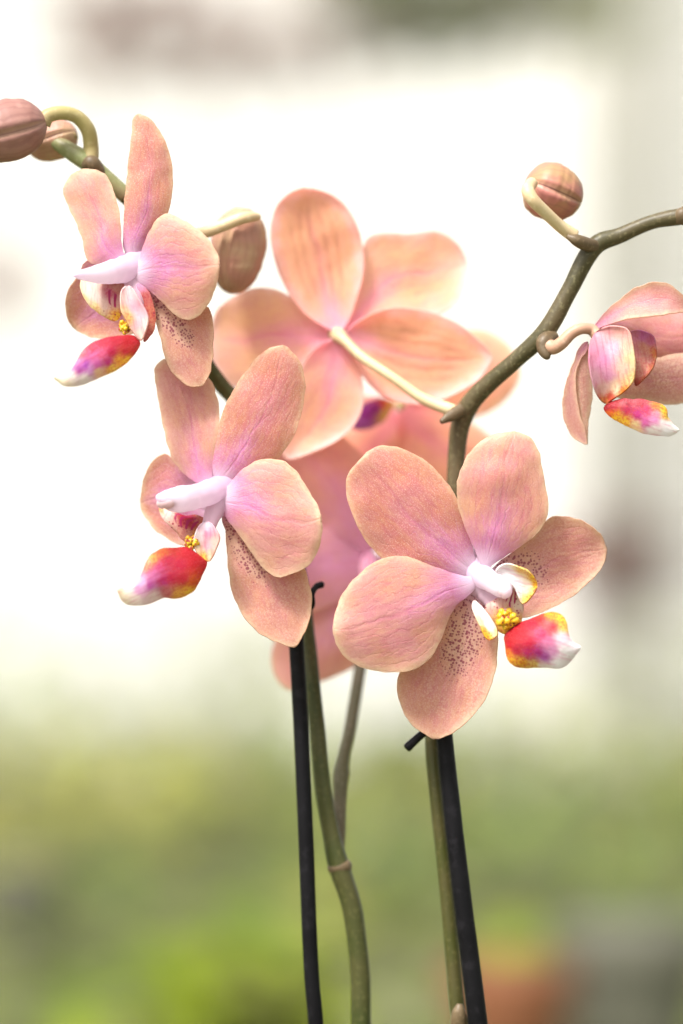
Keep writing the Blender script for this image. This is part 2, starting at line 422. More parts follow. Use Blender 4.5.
def foot(parent, pts, a=(250,215,238), b=(240,180,200)):
    A_, B_ = alb(a), alb(b)
    tube('lip_foot', pts, M_col, parent, ring=18, rough=.08, pig=lambda u, k, v: tuple(x*(1-u)+y*u for x, y in zip(A_, B_)))
def cap(parent, px, py, mm, rx, ry, ang, col=(252,226,196)):
    v = []; fc = []; c = P(px, py, mm); ca, sa = math.cos(math.radians(ang)), math.sin(math.radians(ang)); cl = []
    for i in range(13):
        th = math.pi*i/12
        for k in range(20):
            ph = 2*math.pi*k/20; a, b, d = math.cos(th)*rx, math.sin(th)*math.cos(ph)*ry, math.sin(th)*math.sin(ph)*ry
            b *= 1-.25*math.exp(-((a/rx+.2)/.15)**2)
            v.append(c+Vector(((a*ca-b*sa), d, -(a*sa+b*ca)))*PXM); m = max(0, min(1, .5+b/ry)); cl.append(tuple(x*(1-m)+y*m for x, y in zip(alb((255,240,250)), alb(col))))
    for i in range(12):
        for k in range(20): fc.append((i*20+k, i*20+(k+1) % 20, (i+1)*20+(k+1) % 20, (i+1)*20+k))
    o = meshobj('anther_cap', v, fc, M_col, parent, origin=c)
    at = o.data.attributes.new('pig', 'FLOAT_COLOR', 'POINT')
    for i, x in enumerate(cl): at.data[i].color = (*x, 1)
def flower(plant, px, py, mm, label):
    f = empty('flower', P(px, py, mm), plant); f['label'] = label; return f

# ---- F1 : the front flower at the right -------------------------------------
Z = (320, 420, 2.2767); C1 = (320+365/2.2767, 420+352/2.2767)
f = flower(right, *C1, 0, 'open peach flower facing the camera, lowest on the right')
kw = dict(ctr=C1, d0=0)
petal('sepal', f, Z, (362,345), [(335,358),(300,362),(250,357),(190,342),(140,315),(108,280),(84,240),(66,195),(60,152),(69,116)], (97,87),
      [(350,305),(336,238),(315,186),(290,145),(255,106),(215,78),(175,62),(140,59),(112,70)], (1.8,-2), cup=1.6, arch=-2, mat=M_sepal, tilt=.5, mid=-.5, **kw)
petal('petal', f, Z, (374,340), [(352,292),(326,232),(312,180),(315,130),(334,85),(364,50),(400,33)], (442,28),
      [(402,322),(450,292),(492,260),(515,226),(520,190),(513,150),(506,110),(496,68),(475,38)], (0,-3), cup=1.3, arch=-2.5, mat=M_front, **kw)
petal('petal', f, Z, (362,362), [(325,355),(290,345),(250,330),(210,315),(165,310),(122,325),(85,355),(56,390),(38,430)], (31,475),
      [(345,392),(312,420),(291,455),(275,500),(247,545),(207,570),(155,574),(105,566),(65,546),(40,515)], (0,-8), cup=1.6, arch=-2.5, mat=M_tip, **kw)
petal('sepal', f, Z, (388,345), [(412,320),(450,292),(488,258),(520,224),(560,219),(600,231),(636,256)], (652,292),
      [(392,375),(415,410),(435,440),(466,452),(510,436),(560,411),(600,381),(632,350),(649,320)], (2.2,8), cup=-1.5, arch=-1, mat=M_lat,
      spots=[(455,345,75,62,15)], **kw)
petal('sepal', f, Z, (368,372), [(322,408),(295,438),(270,480),(240,520),(210,550),(182,575),(176,612),(185,652),(206,690),(235,713)], (262,725),
      [(392,392),(398,430),(403,480),(404,530),(396,585),(376,635),(341,681),(300,713)], (2.4,3), cup=-1.8, arch=-1.5, mat=M_lat,
      spots=[(330,490,125,55,-72)], **kw)
column(f, [(C1[0]-22,C1[1]-10,9.5,24),(C1[0]-10,C1[1]-5,6.2,20),(C1[0]-1,C1[1]-0,2.2,14),(C1[0]+6,C1[1]+4,-1.5,11.5),(C1[0]+13,C1[1]+8,-4.5,10.5),(C1[0]+21,C1[1]+12.5,-7,10.5),(C1[0]+27,C1[1]+16,-8.5,7.5),(C1[0]+30,C1[1]+18,-9,2)], rootcol=(242,196,236), bodycol=(255,248,252), tipcol=(250,238,240))
cap(f, C1[0]+25, C1[1]+17, -9.5, 6.5, 7.5, 35, (246,212,196))
CREAM=(250,235,215); YEL=(250,205,50); CRIM=(205,15,50); MAG=(200,50,140); WHT=(255,250,250)
Zl = (440, 540, 4.27)
petal('lip_lobe', f, Zl, (240,150), [(245,120),(285,100),(330,112),(375,130),(405,165)], (412,195), [(250,190),(290,180),(320,205),(335,240),(352,275),(380,255),(402,225)][::1],
      (-5,-6), cup=-4, mat=M_lip, pig=[(260,130,WHT),(300,150,WHT),(340,180,WHT),(370,190,(255,240,225)),(330,220,WHT),(375,250,(250,215,90)),(398,160,(250,215,60)),(412,195,(250,205,40)),(350,115,(252,225,130))], thick=.5, NU=24, NV=16, crinkle=.3, **kw)
petal('lip_throat', f, Zl, (300,190), [(268,235),(230,260),(195,280),(200,320),(230,370),(270,400)], (315,400), [(330,200),(350,250),(355,290),(350,330),(340,370)], (-4,-6), cup=3, mat=M_lip,
      pig=[(300,200,(235,190,175)),(210,290,(235,195,180)),(340,260,(245,225,205)),(270,330,(250,210,90)),(320,380,(250,200,60)),(245,265,(235,195,180))], stripes=[(308,240,30,66,20)], spots=[(225,285,60,60,0),(345,275,40,60,0),(250,370,50,40,0)], NU=24, NV=20, **kw)
petal('lip_lobe', f, Zl, (145,258), [(137,285),(150,325),(172,370),(190,410)], (210,425), [(170,275),(200,310),(228,350),(245,385),(240,412)], (-3,-8), cup=-3, mat=M_lip,
      pig=[(145,262,(255,245,235)),(180,310,WHT),(215,370,WHT),(165,340,(252,235,190)),(185,395,(250,205,60)),(205,420,(248,195,50)),(240,400,(252,230,160))], thick=.5, NU=22, NV=14, crinkle=.2, **kw)
callus(f, 440+286/4.27, 540+335/4.27, -8.5, 12.5)
foot(f, [(C1[0]-18,C1[1]-6,4,3),(C1[0]-6,C1[1]+4,3.5,15),(C1[0]+8,C1[1]+16,2,14),(C1[0]+18,C1[1]+30,-1,11),(C1[0]+26,C1[1]+42,-5,8),(C1[0]+30,C1[1]+52,-7,3)])
petal('lip', f, Zl, (300,385), [(325,365),(370,345),(420,325),(480,308),(520,322),(540,350),(545,390),(560,430)], (598,458),
      [(278,410),(282,460),(292,510),(330,542),(390,543),(450,543),(515,548),(560,515),(582,485)], (-7,-14), cup=3.2, arch=-2.5, mat=M_lip,
      pig=[(310,390,(190,15,40)),(330,370,(205,25,45)),(350,410,CRIM),(400,370,(205,30,70)),(300,450,(200,25,50)),(330,470,(190,20,70)),(440,345,(220,60,60)),(470,320,(248,190,50)),(515,335,(250,215,70)),(535,370,(250,225,110)),
           (480,370,(215,60,80)),(430,400,(225,80,130)),(380,440,(205,20,70)),(380,480,(195,40,120)),(420,480,(195,60,150)),(450,500,(200,110,190)),(350,525,(240,185,50)),(300,515,(248,200,60)),(285,480,(235,140,50)),(400,535,(250,225,130)),(460,440,(240,150,190)),
           (480,470,(235,170,210)),(520,420,(255,225,235)),(530,470,WHT),(560,480,WHT),(595,458,WHT),(500,530,WHT),(450,535,(255,240,235))], thick=.5, crinkle=.8, ripple=1.0, **kw)
tube('pedicel', [(C1[0],C1[1],2,6),(C1[0]-4,C1[1]-12,8,6),(C1[0]-14,C1[1]-30,16,6),(456,520,20,7)], M_pedG, f)

# ---- F2 : middle left flower ---------------------------------------------------
Z = (110, 330, 3.1045); C2 = (110+330/3.1045, 330+505/3.1045)
f = flower(left, *C2, 2, 'peach flower in the middle left with its lip pointing left')
kw = dict(ctr=C2, d0=2)
petal('sepal', f, Z, (325,490), [(314,440),(324,380),(334,320),(350,255),(375,200),(410,145),(450,92),(490,60)], (535,48),
      [(375,480),(430,455),(480,430),(520,398),(552,360),(580,300),(600,232),(606,165),(595,110),(566,70)], (2,-3), cup=1.6, arch=-1.5, mat=M_sepal, **kw)
petal('petal', f, Z, (305,495), [(265,472),(226,442),(197,405),(177,350),(161,280),(150,210),(139,150),(144,112)], (168,92),
      [(315,455),(318,420),(326,370),(336,310),(339,250),(330,200),(308,150),(262,112),(212,95)], (0,7), cup=1.2, arch=-1.5, mat=M_frontL, **kw)
petal('petal', f, Z, (325,525), [(352,500),(385,462),(420,427),(460,405),(500,400),(540,408),(575,435),(605,480),(636,530)], (655,582),
      [(340,555),(368,592),(400,632),(440,690),(483,745),(525,768),(570,755),(612,735),(642,692),(656,640)], (0,-13), cup=1.8, arch=-2, mat=M_tipL, **kw)
petal('sepal', f, Z, (320,560), [(265,472),(230,445),(200,408),(172,386),(140,400),(115,430),(99,480)], (95,540),
      [(320,620),(295,650),(265,670),(225,668),(175,646),(135,616),(106,577)], (3,13), cup=-1.5, mat=M_sepal, **kw)
petal('sepal', f, Z, (345,560), [(356,620),(362,680),(368,750),(385,830),(420,895),(470,945),(530,972)], (572,983),
      [(390,580),(460,620),(540,680),(600,735),(618,790),(627,830),(622,890),(605,940)], (3,-2), cup=-1.8, arch=-2, mat=M_lat,
      spots=[(430,700,125,48,58),(385,640,70,30,62)], **kw)
column(f, [(C2[0]+24,C2[1]-8,10,19),(C2[0]+12,C2[1]-5,6.3,17),(C2[0]+1,C2[1]-2,2.5,14.5),(C2[0]-8,C2[1]+0,-.8,13),(C2[0]-20,C2[1]+4,-4,12.5),(C2[0]-32,C2[1]+6,-7,13.5),(C2[0]-43,C2[1]+7,-9.5,12),(C2[0]-52,C2[1]+6,-11.5,8),(C2[0]-58,C2[1]+5,-12.6,4),(C2[0]-60,C2[1]+5,-13,1)], tipcol=(247,205,236))
Zl = (110, 460, 4.5533)
petal('lip_lobe', f, Zl, (400,255), [(330,252),(280,235),(225,200),(225,235),(255,280),(295,320)], (345,372), [(440,280),(430,310),(410,345),(380,372)], (-1,-4), cup=2.5, mat=M_lip,
      pig=[(240,230,(225,190,130)),(250,250,(245,225,215)),(290,290,(235,185,170)),(330,270,(200,60,80)),(370,280,(180,30,60)),(400,270,(215,150,130)),(430,290,(225,160,110)),(350,340,(235,180,160)),(380,360,(250,200,50))],
      stripes=[(350,280,80,44,25)], spots=[(310,300,80,50,30)], NU=24, NV=20, **kw)
callus(f, 110+372/4.5533, 460+375/4.5533, -7.5, 8.5)
foot(f, [(C2[0]+6,C2[1]-12,5,3),(C2[0]+4,C2[1]+0,4,15),(C2[0]+1,C2[1]+12,2,12),(C2[0]-5,C2[1]+26,-1,8),(C2[0]-10,C2[1]+42,-4,7),(C2[0]-14,C2[1]+54,-6,3)])
petal('lip_lobe', f, Zl, (435,282), [(405,300),(385,345),(382,385),(400,425),(425,452)], (450,460), [(465,290),(485,320),(500,355),(485,400),(468,440)], (-7,-10), cup=-3.5, mat=M_lip,
      pig=[(430,290,(250,225,235)),(410,350,(255,240,240)),(450,340,(235,170,195)),(440,390,(240,185,195)),(395,400,(252,230,190)),(430,445,(248,205,90)),(480,370,(240,195,180)),(460,440,(245,200,170))], thick=.5, NU=22, NV=14, crinkle=.2, **kw)
petal('lip', f, Zl, (410,440), [(350,400),(300,402),(240,404),(190,430),(165,470),(150,510),(125,555),(80,580)], (36,595),
      [(440,470),(420,520),(385,590),(340,620),(290,630),(245,625),(200,645),(155,658),(75,655)], (-9,-17), cup=2.5, arch=-3, mat=M_lip,
      pig=[(400,430,(200,20,40)),(380,470,(205,20,45)),(340,420,(200,30,50)),(400,500,(215,60,30)),(420,480,(200,25,35)),(300,410,(190,60,50)),(240,420,(205,120,60)),(190,450,(230,170,80)),(170,480,(225,150,110)),
           (260,460,(195,45,85)),(320,480,(195,20,70)),(330,540,(200,25,60)),(380,550,(225,110,30)),(360,600,(248,200,70)),(300,615,(245,190,90)),(260,600,(235,150,150)),(280,540,(200,25,80)),(220,490,(215,90,140)),(200,520,(225,130,180)),(240,550,(200,60,130)),
           (180,570,(205,100,175)),(130,600,(230,170,210)),(150,560,(240,190,225)),(120,630,(252,238,225)),(70,630,(250,235,210)),(40,597,(240,225,190)),(200,620,(250,225,220)),(90,590,(250,235,225))], thick=.5, crinkle=.8, ripple=1.0, **kw)
tube('pedicel', [(C2[0],C2[1],5,6),(C2[0]+14,C2[1]-6,13,6),(C2[0]+28,C2[1]-22,22,6),(262,466,26,7)], M_pedG, f)

cap(f, C2[0]-50, C2[1]+10, -11.6, 10, 6.5, -8, (226,178,120))
# ---- F3 : top left flower ------------------------------------------------------
Z = (40, 100, 3.415); C3 = (40+312/3.415, 100+580/3.415)
f = flower(left, *C3, 0, 'peach flower high on the left with one narrow upright sepal')
kw = dict(ctr=C3, d0=0)
petal('sepal', f, Z, (315,560), [(287,500),(287,420),(290,340),(299,250),(307,170),(314,100),(321,62)], (340,49),
      [(350,500),(385,450),(425,410),(441,372),(451,320),(454,250),(441,178),(411,112),(377,68)], (2,1), cup=2.2, arch=-2, mat=M_sepal, **kw)
petal('petal', f, Z, (290,560), [(235,558),(165,552),(145,475),(120,412),(96,362),(81,315),(91,280)], (120,250),
      [(284,520),(279,480),(276,430),(268,370),(255,320),(235,270),(202,243),(160,236)], (0,6), cup=1.3, arch=-1.5, mat=M_frontL, **kw)
petal('petal', f, Z, (315,590), [(345,530),(366,470),(396,414),(432,387),(472,400),(520,430),(566,465),(597,510)], (612,562),
      [(335,622),(362,640),(396,668),(430,702),(466,736),(506,750),(546,735),(576,692),(601,632)], (0,-12), cup=1.8, arch=-2, mat=M_tipL, **kw)
petal('sepal', f, Z, (300,610), [(240,560),(165,545),(125,605),(100,640),(87,690),(92,742)], (118,780),
      [(350,660),(365,720),(345,780),(290,808),(225,816),(168,808)], (3,12), cup=-1.5, mat=M_sepal, **kw)
petal('sepal', f, Z, (335,620), [(350,660),(372,705),(395,755),(410,810),(425,870),(450,930),(500,972)], (553,976),
      [(400,640),(460,690),(520,715),(574,705),(591,780),(590,860),(582,925)], (3,0), cup=-1.8, arch=-2, mat=M_lat,
      spots=[(430,730,110,50,50),(480,790,80,45,55)], **kw)
column(f, [(C3[0]+20,C3[1]-8,10,26),(C3[0]+11,C3[1]-6,6.5,21),(C3[0]+2,C3[1]-3,2.5,16),(C3[0]-8,C3[1]+0,-.8,13.5),(C3[0]-19,C3[1]+2,-4,12),(C3[0]-31,C3[1]+4,-7,10),(C3[0]-43,C3[1]+5,-9.5,7),(C3[0]-52,C3[1]+5,-11.5,4.5),(C3[0]-58,C3[1]+6,-13,1)], tipcol=(240,206,244))
Zl = (50, 240, 5.692)
petal('lip_lobe', f, Zl, (390,250), [(320,230),(250,215),(180,220),(172,270),(190,320),(230,375),(290,425)], (370,460), [(430,260),(430,320),(420,380),(405,430)], (-1,-5), cup=3, mat=M_lip,
      pig=[(190,240,(240,225,185)),(210,290,(248,235,225)),(260,330,(245,225,215)),(190,320,(240,220,160)),(260,390,(242,220,150)),(310,370,(240,205,190)),(340,310,(215,110,140)),(380,280,(225,170,150)),(370,350,(235,190,180)),(380,430,(248,200,60)),(400,380,(240,200,170))],
      stripes=[(355,335,42,75,-35)], spots=[(350,420,70,45,0)], NU=24, NV=20, **kw)
callus(f, 50+430/5.692, 240+495/5.692, -7.5, 8.5)
foot(f, [(C3[0]+2,C3[1]-14,5,3),(C3[0]+2,C3[1]-2,4,14),(C3[0]+3,C3[1]+12,2,13),(C3[0]+4,C3[1]+30,-1,10),(C3[0]+2,C3[1]+46,-4,8),(C3[0]-4,C3[1]+60,-6,3)])
petal('lip_lobe', f, Zl, (440,262), [(408,285),(400,340),(405,400),(430,450),(470,520)], (515,570), [(475,280),(510,340),(545,400),(560,450),(545,520)], (-7,-10), cup=-3.5, mat=M_lip,
      pig=[(440,270,(252,225,225)),(420,320,(250,225,215)),(450,340,(250,220,225)),(480,380,(238,180,195)),(520,430,(240,190,200)),(500,480,(235,175,180)),(415,400,(245,215,170)),(440,450,(240,200,120)),(520,540,(245,205,190)),(545,470,(248,215,205))], thick=.5, NU=22, NV=14, crinkle=.2, **kw)
petal('lip_throat', f, Zl, (500,250), [(480,300),(510,370),(540,430),(545,500),(530,560)], (540,578), [(560,290),(590,380),(600,460),(585,530)], (-2,-3), cup=2, mat=M_lip,
      pig=[(500,260,(235,170,200)),(540,340,(220,130,120)),(570,420,(225,140,110)),(540,550,(225,140,130)),(590,470,(228,150,120))], spots=[(570,380,60,90,0)], NU=18, NV=12, **kw)
petal('lip', f, Zl, (490,560), [(450,545),(370,550),(290,565),(220,600),(170,655),(145,705),(100,765),(65,790)], (26,785),
      [(510,590),(490,640),(440,695),(380,740),(290,780),(210,815),(150,830),(85,828)], (-9,-16), cup=2.2, arch=-3, mat=M_lip,
      pig=[(480,570,(190,15,35)),(440,580,(195,20,40)),(380,570,(200,40,70)),(300,580,(205,60,90)),(230,610,(200,70,100)),(180,660,(210,90,110)),(470,630,(205,50,40)),(430,640,(200,25,50)),(350,640,(205,30,90)),(300,650,(225,110,150)),(240,660,(225,120,170)),
           (180,690,(225,140,190)),(330,700,(205,50,140)),(270,710,(220,110,180)),(390,690,(245,180,60)),(440,680,(248,200,60)),(350,730,(250,215,90)),(280,750,(252,220,170)),(200,710,(190,90,190)),(160,740,(190,95,175)),(220,740,(225,160,215)),(130,780,(253,240,230)),(200,790,(252,238,230)),(90,810,(250,235,210)),(40,790,(240,230,195))], thick=.5, crinkle=.7, ripple=1.0, **kw)
tube('pedicel', [(C3[0],C3[1],4,6),(C3[0]+12,C3[1]-2,10,6),(C3[0]+26,C3[1]-4,14,6),(170,255,18,7)], M_pedG, f)

# ---- F4 : the flower seen from behind ------------------------------------------
Z = (190, 170, 2.0697); C4 = (190+305/2.0697, 170+338/2.0697)
f = flower(right, *C4, 34, 'flower seen from behind with its long cream stalk')
kw = dict(ctr=C4, d0=34, crinkle=.3)
petal('sepal', f, Z, (308,335), [(272,322),(230,290),(196,240),(175,185),(166,130),(179,76),(210,45)], (250,38),
      [(330,310),(346,265),(359,210),(356,150),(336,95),(300,55)], (-1.5,-3), cup=-2.2, mat=M_backs, arch=2, **kw)
petal('petal', f, Z, (318,330), [(335,285),(352,215),(364,145),(400,130),(450,133),(510,127),(551,150)], (571,190),
      [(345,330),(390,315),(440,308),(500,304),(545,280),(566,235)], (0,7), cup=-1.8, mat=M_back, **kw)
petal('petal', f, Z, (298,345), [(264,314),(225,275),(180,248),(130,245),(85,265),(53,295)], (44,350),
      [(280,370),(220,410),(165,440),(110,452),(70,438),(48,400)], (0,6), cup=-1.8, mat=M_back, **kw)
petal('sepal', f, Z, (325,335), [(370,300),(420,285),(480,290),(540,310),(590,345)], (623,385),
      [(330,380),(360,430),(400,468),(455,485),(510,480),(560,458),(602,430)], (-1.5,-2), cup=-2.6, mat=M_backs, arch=2, **kw)
petal('sepal', f, Z, (308,350), [(268,362),(236,400),(214,455),(198,520),(186,570)], (205,598),
      [(335,380),(355,430),(359,480),(345,520),(311,556),(260,582)], (-1.5,-1), cup=-2.4, mat=M_back, arch=2, **kw)
tube('pedicel', [(C4[0]-3,C4[1]-2,37,10),(C4[0]+1,C4[1]+2,33,8),(C4[0]+9,C4[1]+9,30,5.6),(C4[0]+25,C4[1]+24,27,5.2),(190+420/2.07,170+430/2.07,24,5.2),(190+480/2.07,170+472/2.07,22,5.8),(190+535/2.07,170+495/2.07,20,6.6),(459,413,20,6.5)], M_ped, f)

# ---- F5 : soft salmon flower behind the stake ---------------------------
C5 = (372,560); Z = (0,0,1)
f = flower(left, *C5, 52, 'out of focus salmon flower behind the left black stake')
kw = dict(ctr=C5, d0=52, crinkle=.3, mat=M_far)
petal('petal', f, Z, (368,556), [(340,545),(312,520),(286,490),(270,460)], (275,425), [(378,530),(378,500),(368,465),(345,438),(310,420)], (0,-2), cup=1.5, **kw)
petal('petal', f, Z, (368,562), [(345,535),(310,525),(285,535),(262,566)], (252,590), [(362,580),(340,600),(312,612),(280,612)], (0,-3), cup=1.5, **kw)
petal('sepal', f, Z, (368,566), [(340,590),(310,606),(285,622),(272,650),(275,675)], (291,690), [(386,600),(384,636),(355,666),(320,682)], (2,3), cup=1.5, **kw)
petal('petal', f, Z, (380,560), [(396,530),(420,512),(445,520)], (455,560), [(400,590),(430,600)], (0,5), cup=1.5, **kw)
petal('sepal', f, Z, (374,550), [(372,520),(382,480),(402,462)], (425,470), [(395,535),(420,515),(432,490)], (2,5), cup=1.5, **kw)
column(f, [(C5[0]-2,C5[1]-2,52,9),(C5[0]-4,C5[1]+8,48,10),(C5[0]-5,C5[1]+18,45,7),(C5[0]-5,C5[1]+24,44,2)], (225,120,160), (225,130,150), (225,140,150))
tube('pedicel', [(C5[0],C5[1],54,6),(C5[0]-4,C5[1]+30,56,5),(C5[0]-10,C5[1]+70,54,5),(362,655,52,6)], M_pedG, f)

# ---- F6 : soft flower behind the one seen from behind -------------------------
C6 = (400,405)
f = flower(left, *C6, 66, 'out of focus orange flower behind the olive stem, a purple lip showing')
kw = dict(ctr=C6, d0=66, crinkle=.3, mat=M_far2)
petal('petal', f, Z, (405,402), [(420,360),(445,336),(480,330),(508,345)], (520,375), [(430,420),(465,420),(500,405)], (0,5), cup=1.5, **kw)
petal('petal', f, Z, (402,410), [(440,412),(475,425),(500,450)], (502,482), [(400,440),(420,475),(455,500),(485,502)], (0,3), cup=1.5, **kw)
petal('sepal', f, Z, (398,412), [(372,418),(345,430),(325,455),(322,485)], (335,515), [(405,440),(400,475),(385,505),(360,520)], (2,2), cup=1.5, **kw)
petal('sepal', f, Z, (396,402), [(360,395),(325,400),(300,425)], (285,460), [(385,420),(355,445),(320,465)], (3,4), cup=1.5, **kw)
petal('lip', f, Z, (392,402), [(380,398),(366,402),(356,412)], (352,428), [(390,412),(380,424),(366,430)], (-3,-7), cup=1.5, ctr=C6, d0=66, mat=M_lip,
      pig=[(366,414,(170,60,170)),(376,408,(150,40,150)),(360,424,(190,110,190)),(384,404,(215,90,60)),(390,408,(250,215,120)),(386,414,(250,225,130))])
tube('pedicel', [(C6[0],C6[1],68,6),(C6[0]+8,C6[1]+20,76,5),(C6[0]-4,C6[1]+90,72,5),(C6[0]-26,600,58,5)], M_pedG, f)

# ---- F7 : the side-on flower at the right edge ---------------------------------
Z = (550, 270, 5.135); C7 = (550+230/5.135, 270+330/5.135)
f = flower(right, *C7, 4, 'cupped flower seen from the side at the right edge')
kw = dict(ctr=C7, d0=4)
petal('petal', f, Z, (226,302), [(262,240),(310,190),(370,140),(432,95),(502,68),(570,61),(632,84),(690,140)], (740,215),
      [(330,272),(400,252),(500,240),(600,228),(683,216)], (0,-3), cup=-3, arch=-5, mat=M_side, tilt=-3, **kw)
petal('petal', f, Z, (300,270), [(400,225),(520,205),(640,190),(740,190),(820,220)], (870,330), [(400,330),(480,420),(560,485),(640,500),(740,480),(830,420)],
      (6,10), cup=3, arch=3, mat=M_side, **kw)
petal('sepal', f, Z, (300,560), [(400,520),(500,470),(600,440),(720,430),(800,480)], (850,560), [(350,655),(450,668),(530,680),(600,691),(700,680),(790,640)],
      (4,8), cup=1.5, arch=0, mat=M_gran, **kw)
petal('sepal', f, Z, (192,372), [(150,400),(118,480),(88,570),(67,660),(70,750),(96,832),(140,876)], (191,894),
      [(185,420),(150,470),(133,540),(138,640),(150,720),(172,800)], (0,1), cup=-1, mat=M_side, ripple=.3, **kw)
petal('sepal', f, Z, (194,374), [(150,440),(130,520),(134,620),(146,720),(168,810)], (192,892), [(206,450),(216,540),(216,640),(208,720),(196,800)],
      (1.0,2), cup=2, mat=M_gran, ripple=.2, tilt=1.5, **kw)
petal('lip_lobe', f, Z, (230,330), [(204,375),(199,470),(214,560),(242,640)], (285,684), [(290,291),(350,288),(403,308),(424,380),(437,470),(431,560),(396,610),(335,655)],
      (-2,-6), cup=-4.5, arch=-3, mat=M_lip, pig=[(240,350,(228,165,178)),(300,320,(236,178,178)),(360,330,(240,190,178)),(230,430,(228,158,182)),(270,470,(230,162,196)),(330,400,(236,180,195)),(390,400,(243,205,180)),(425,450,(248,225,175)),(300,540,(232,168,196)),
        (380,520,(243,205,185)),(270,600,(240,200,190)),(340,600,(244,215,180)),(420,560,(246,215,150)),(380,620,(225,150,50)),(310,665,(200,90,40)),(280,680,(220,150,80)),(225,570,(238,185,200))], thick=.5, crinkle=.3, **kw)
petal('lip_lobe', f, Z, (405,330), [(425,400),(436,480),(434,560)], (444,592), [(440,310),(485,316),(525,335),(541,372),(546,440),(530,500),(490,552)],
      (-1,-3), cup=-3, mat=M_lip, pig=[(430,330,(225,155,175)),(480,335,(222,140,195)),(520,360,(220,136,170)),(450,420,(226,165,160)),(480,400,(230,176,150)),(500,450,(222,165,150)),(460,500,(222,165,145)),(540,430,(220,150,90)),(525,500,(214,146,100)),(480,550,(210,120,80)),(450,580,(190,90,60)),(510,470,(222,165,150)),(470,540,(222,160,140))], thick=.5, crinkle=.3, **kw)
petal('lip', f, Z, (282,705), [(330,672),(390,664),(460,664),(540,680),(594,708),(602,755),(630,790)], (662,822),
      [(300,745),(345,775),(420,812),(500,842),(570,850),(620,848)], (-5,-9), cup=2.5, arch=-2, mat=M_lip,
      pig=[(290,705,(165,15,40)),(330,700,(180,15,50)),(390,680,(175,25,60)),(460,685,(190,60,80)),(540,700,(225,140,40)),(585,720,(248,210,50)),(595,750,(250,215,90)),(340,760,(248,205,50)),(390,780,(250,205,70)),(310,740,(225,120,40)),(400,720,(190,30,90)),(450,740,(195,40,130)),
           (500,720,(205,60,120)),(490,780,(215,110,170)),(540,770,(228,150,195)),(440,800,(250,225,170)),(530,820,(255,245,240)),(590,790,(255,245,245)),(650,820,(255,250,245)),(550,740,(225,150,170)),(600,830,WHT)], thick=.5, **kw)
Zs = (500, 150, 3.3)
def zs(x, y): return 500+x/3.3, 150+y/3.3
tube('pedicel', [(*zs(152,645),6,9),(*zs(178,652),4,7),(*zs(205,635),3,6.5),(*zs(235,605),3,6),(*zs(268,590),3,5.6),(*zs(300,592),4,6),(C7[0]+3,C7[1],4,8)], M_pedP, f)

# ---- stems -------------------------------------------------------------------
def stem(parent, pts, mat, name='stem', **kw): return tube(name, pts, mat, parent, rough=.03, **kw)
stem(right, [(478,1110,16,9.5),(460,1024,16,8.2),(454,970,16,7.8),(449,916,16,7.4),(442,850,16,7),(436,795,16,6.8),(432,738,17,7),(436,680,19,7.6),(446,600,21,8.2)], M_stemD)
stem(right, [(444,615,21,8.0),(446,600,21,8.2),(453,540,21,8.6),(455,495,21,9),(457,448,21,9.3),(463,417,20,10.5),(480,392,17,9.6),(517,359,12,8.6),
      (546,331,9,9.6),(568,293,8,8.6),(593,248,8,9.6),(621,235,8,8),(652,222,7,7.4),(683,216,6,8.6),(730,208,4,7.5),(780,205,3,6)], M_stemR)
def bract(parent, pts): tube('bract', pts, M_node, parent, squash=.9)
bract(right, [(462,409,17,6.5),(454,414,16,6.5),(447,418,15,5),(441,422,14,2.5)])
bract(right, [(555,336,8,6),(546,341,6,9),(544,349,5,7.5),(547,356,4,5),(549,359,4,1.5)])
bract(right, [(596,246,7,6),(586,244,4,7),(576,240,2,6),(567,236,2,2)])
bract(right, [(680,222,6,7),(683,215,5,8.6),(688,208,5,4)])
bract(right, [(459,1034,14,9),(459,1022,12,9),(459,1012,11,7),(460,1004,11,3)])

stem(left, [(364,1110,22,11),(361,1024,22,10.3),(360,973,22,10.2),(352,909,22,10.2),(339,867,22,11),(331,833,22,9.2),(323,787,22,8.6),(317,726,23,8.2),(313,688,24,8),(308,640,26,8),(298,570,28,8),(278,500,28,8),(256,440,27,8),(236,402,26,8),(222,386,25,8),(203,358,22,8),
     (190,320,20,8),(180,275,18,8),(162,232,17,8),(124,194,15,8.4)], M_stemL)
stem(left, [(126,196,15,8.4),(108,180,14,8.6),(93,167,13,9),(78,156,13,9.2),(62,146,14,8),(52,140,16,6),(44,134,20,5)], M_stemT)
bract(left, [(341.5,873,22,10),(340.5,869,22,12.3),(339,865,22,12.5),(338,861,22,10)])
bract(left, [(84,166,12,5),(91,163,11,8),(98,171,12,7.5),(106,180,13,3)])
stem(left, [(335,868,26,7),(338,840,27,7.5),(340,800,29,7),(341,775,31,8.4),(344,755,33,6.6),(349,734,36,6.4),(355,700,42,6.4),(362,655,50,6.5),(366,620,54,6)], M_branch, 'branch')
bract(left, [(341,780,31,6.6),(341,776,31,8.4),(342,771,32,8.6),(343,767,32,6.6)])

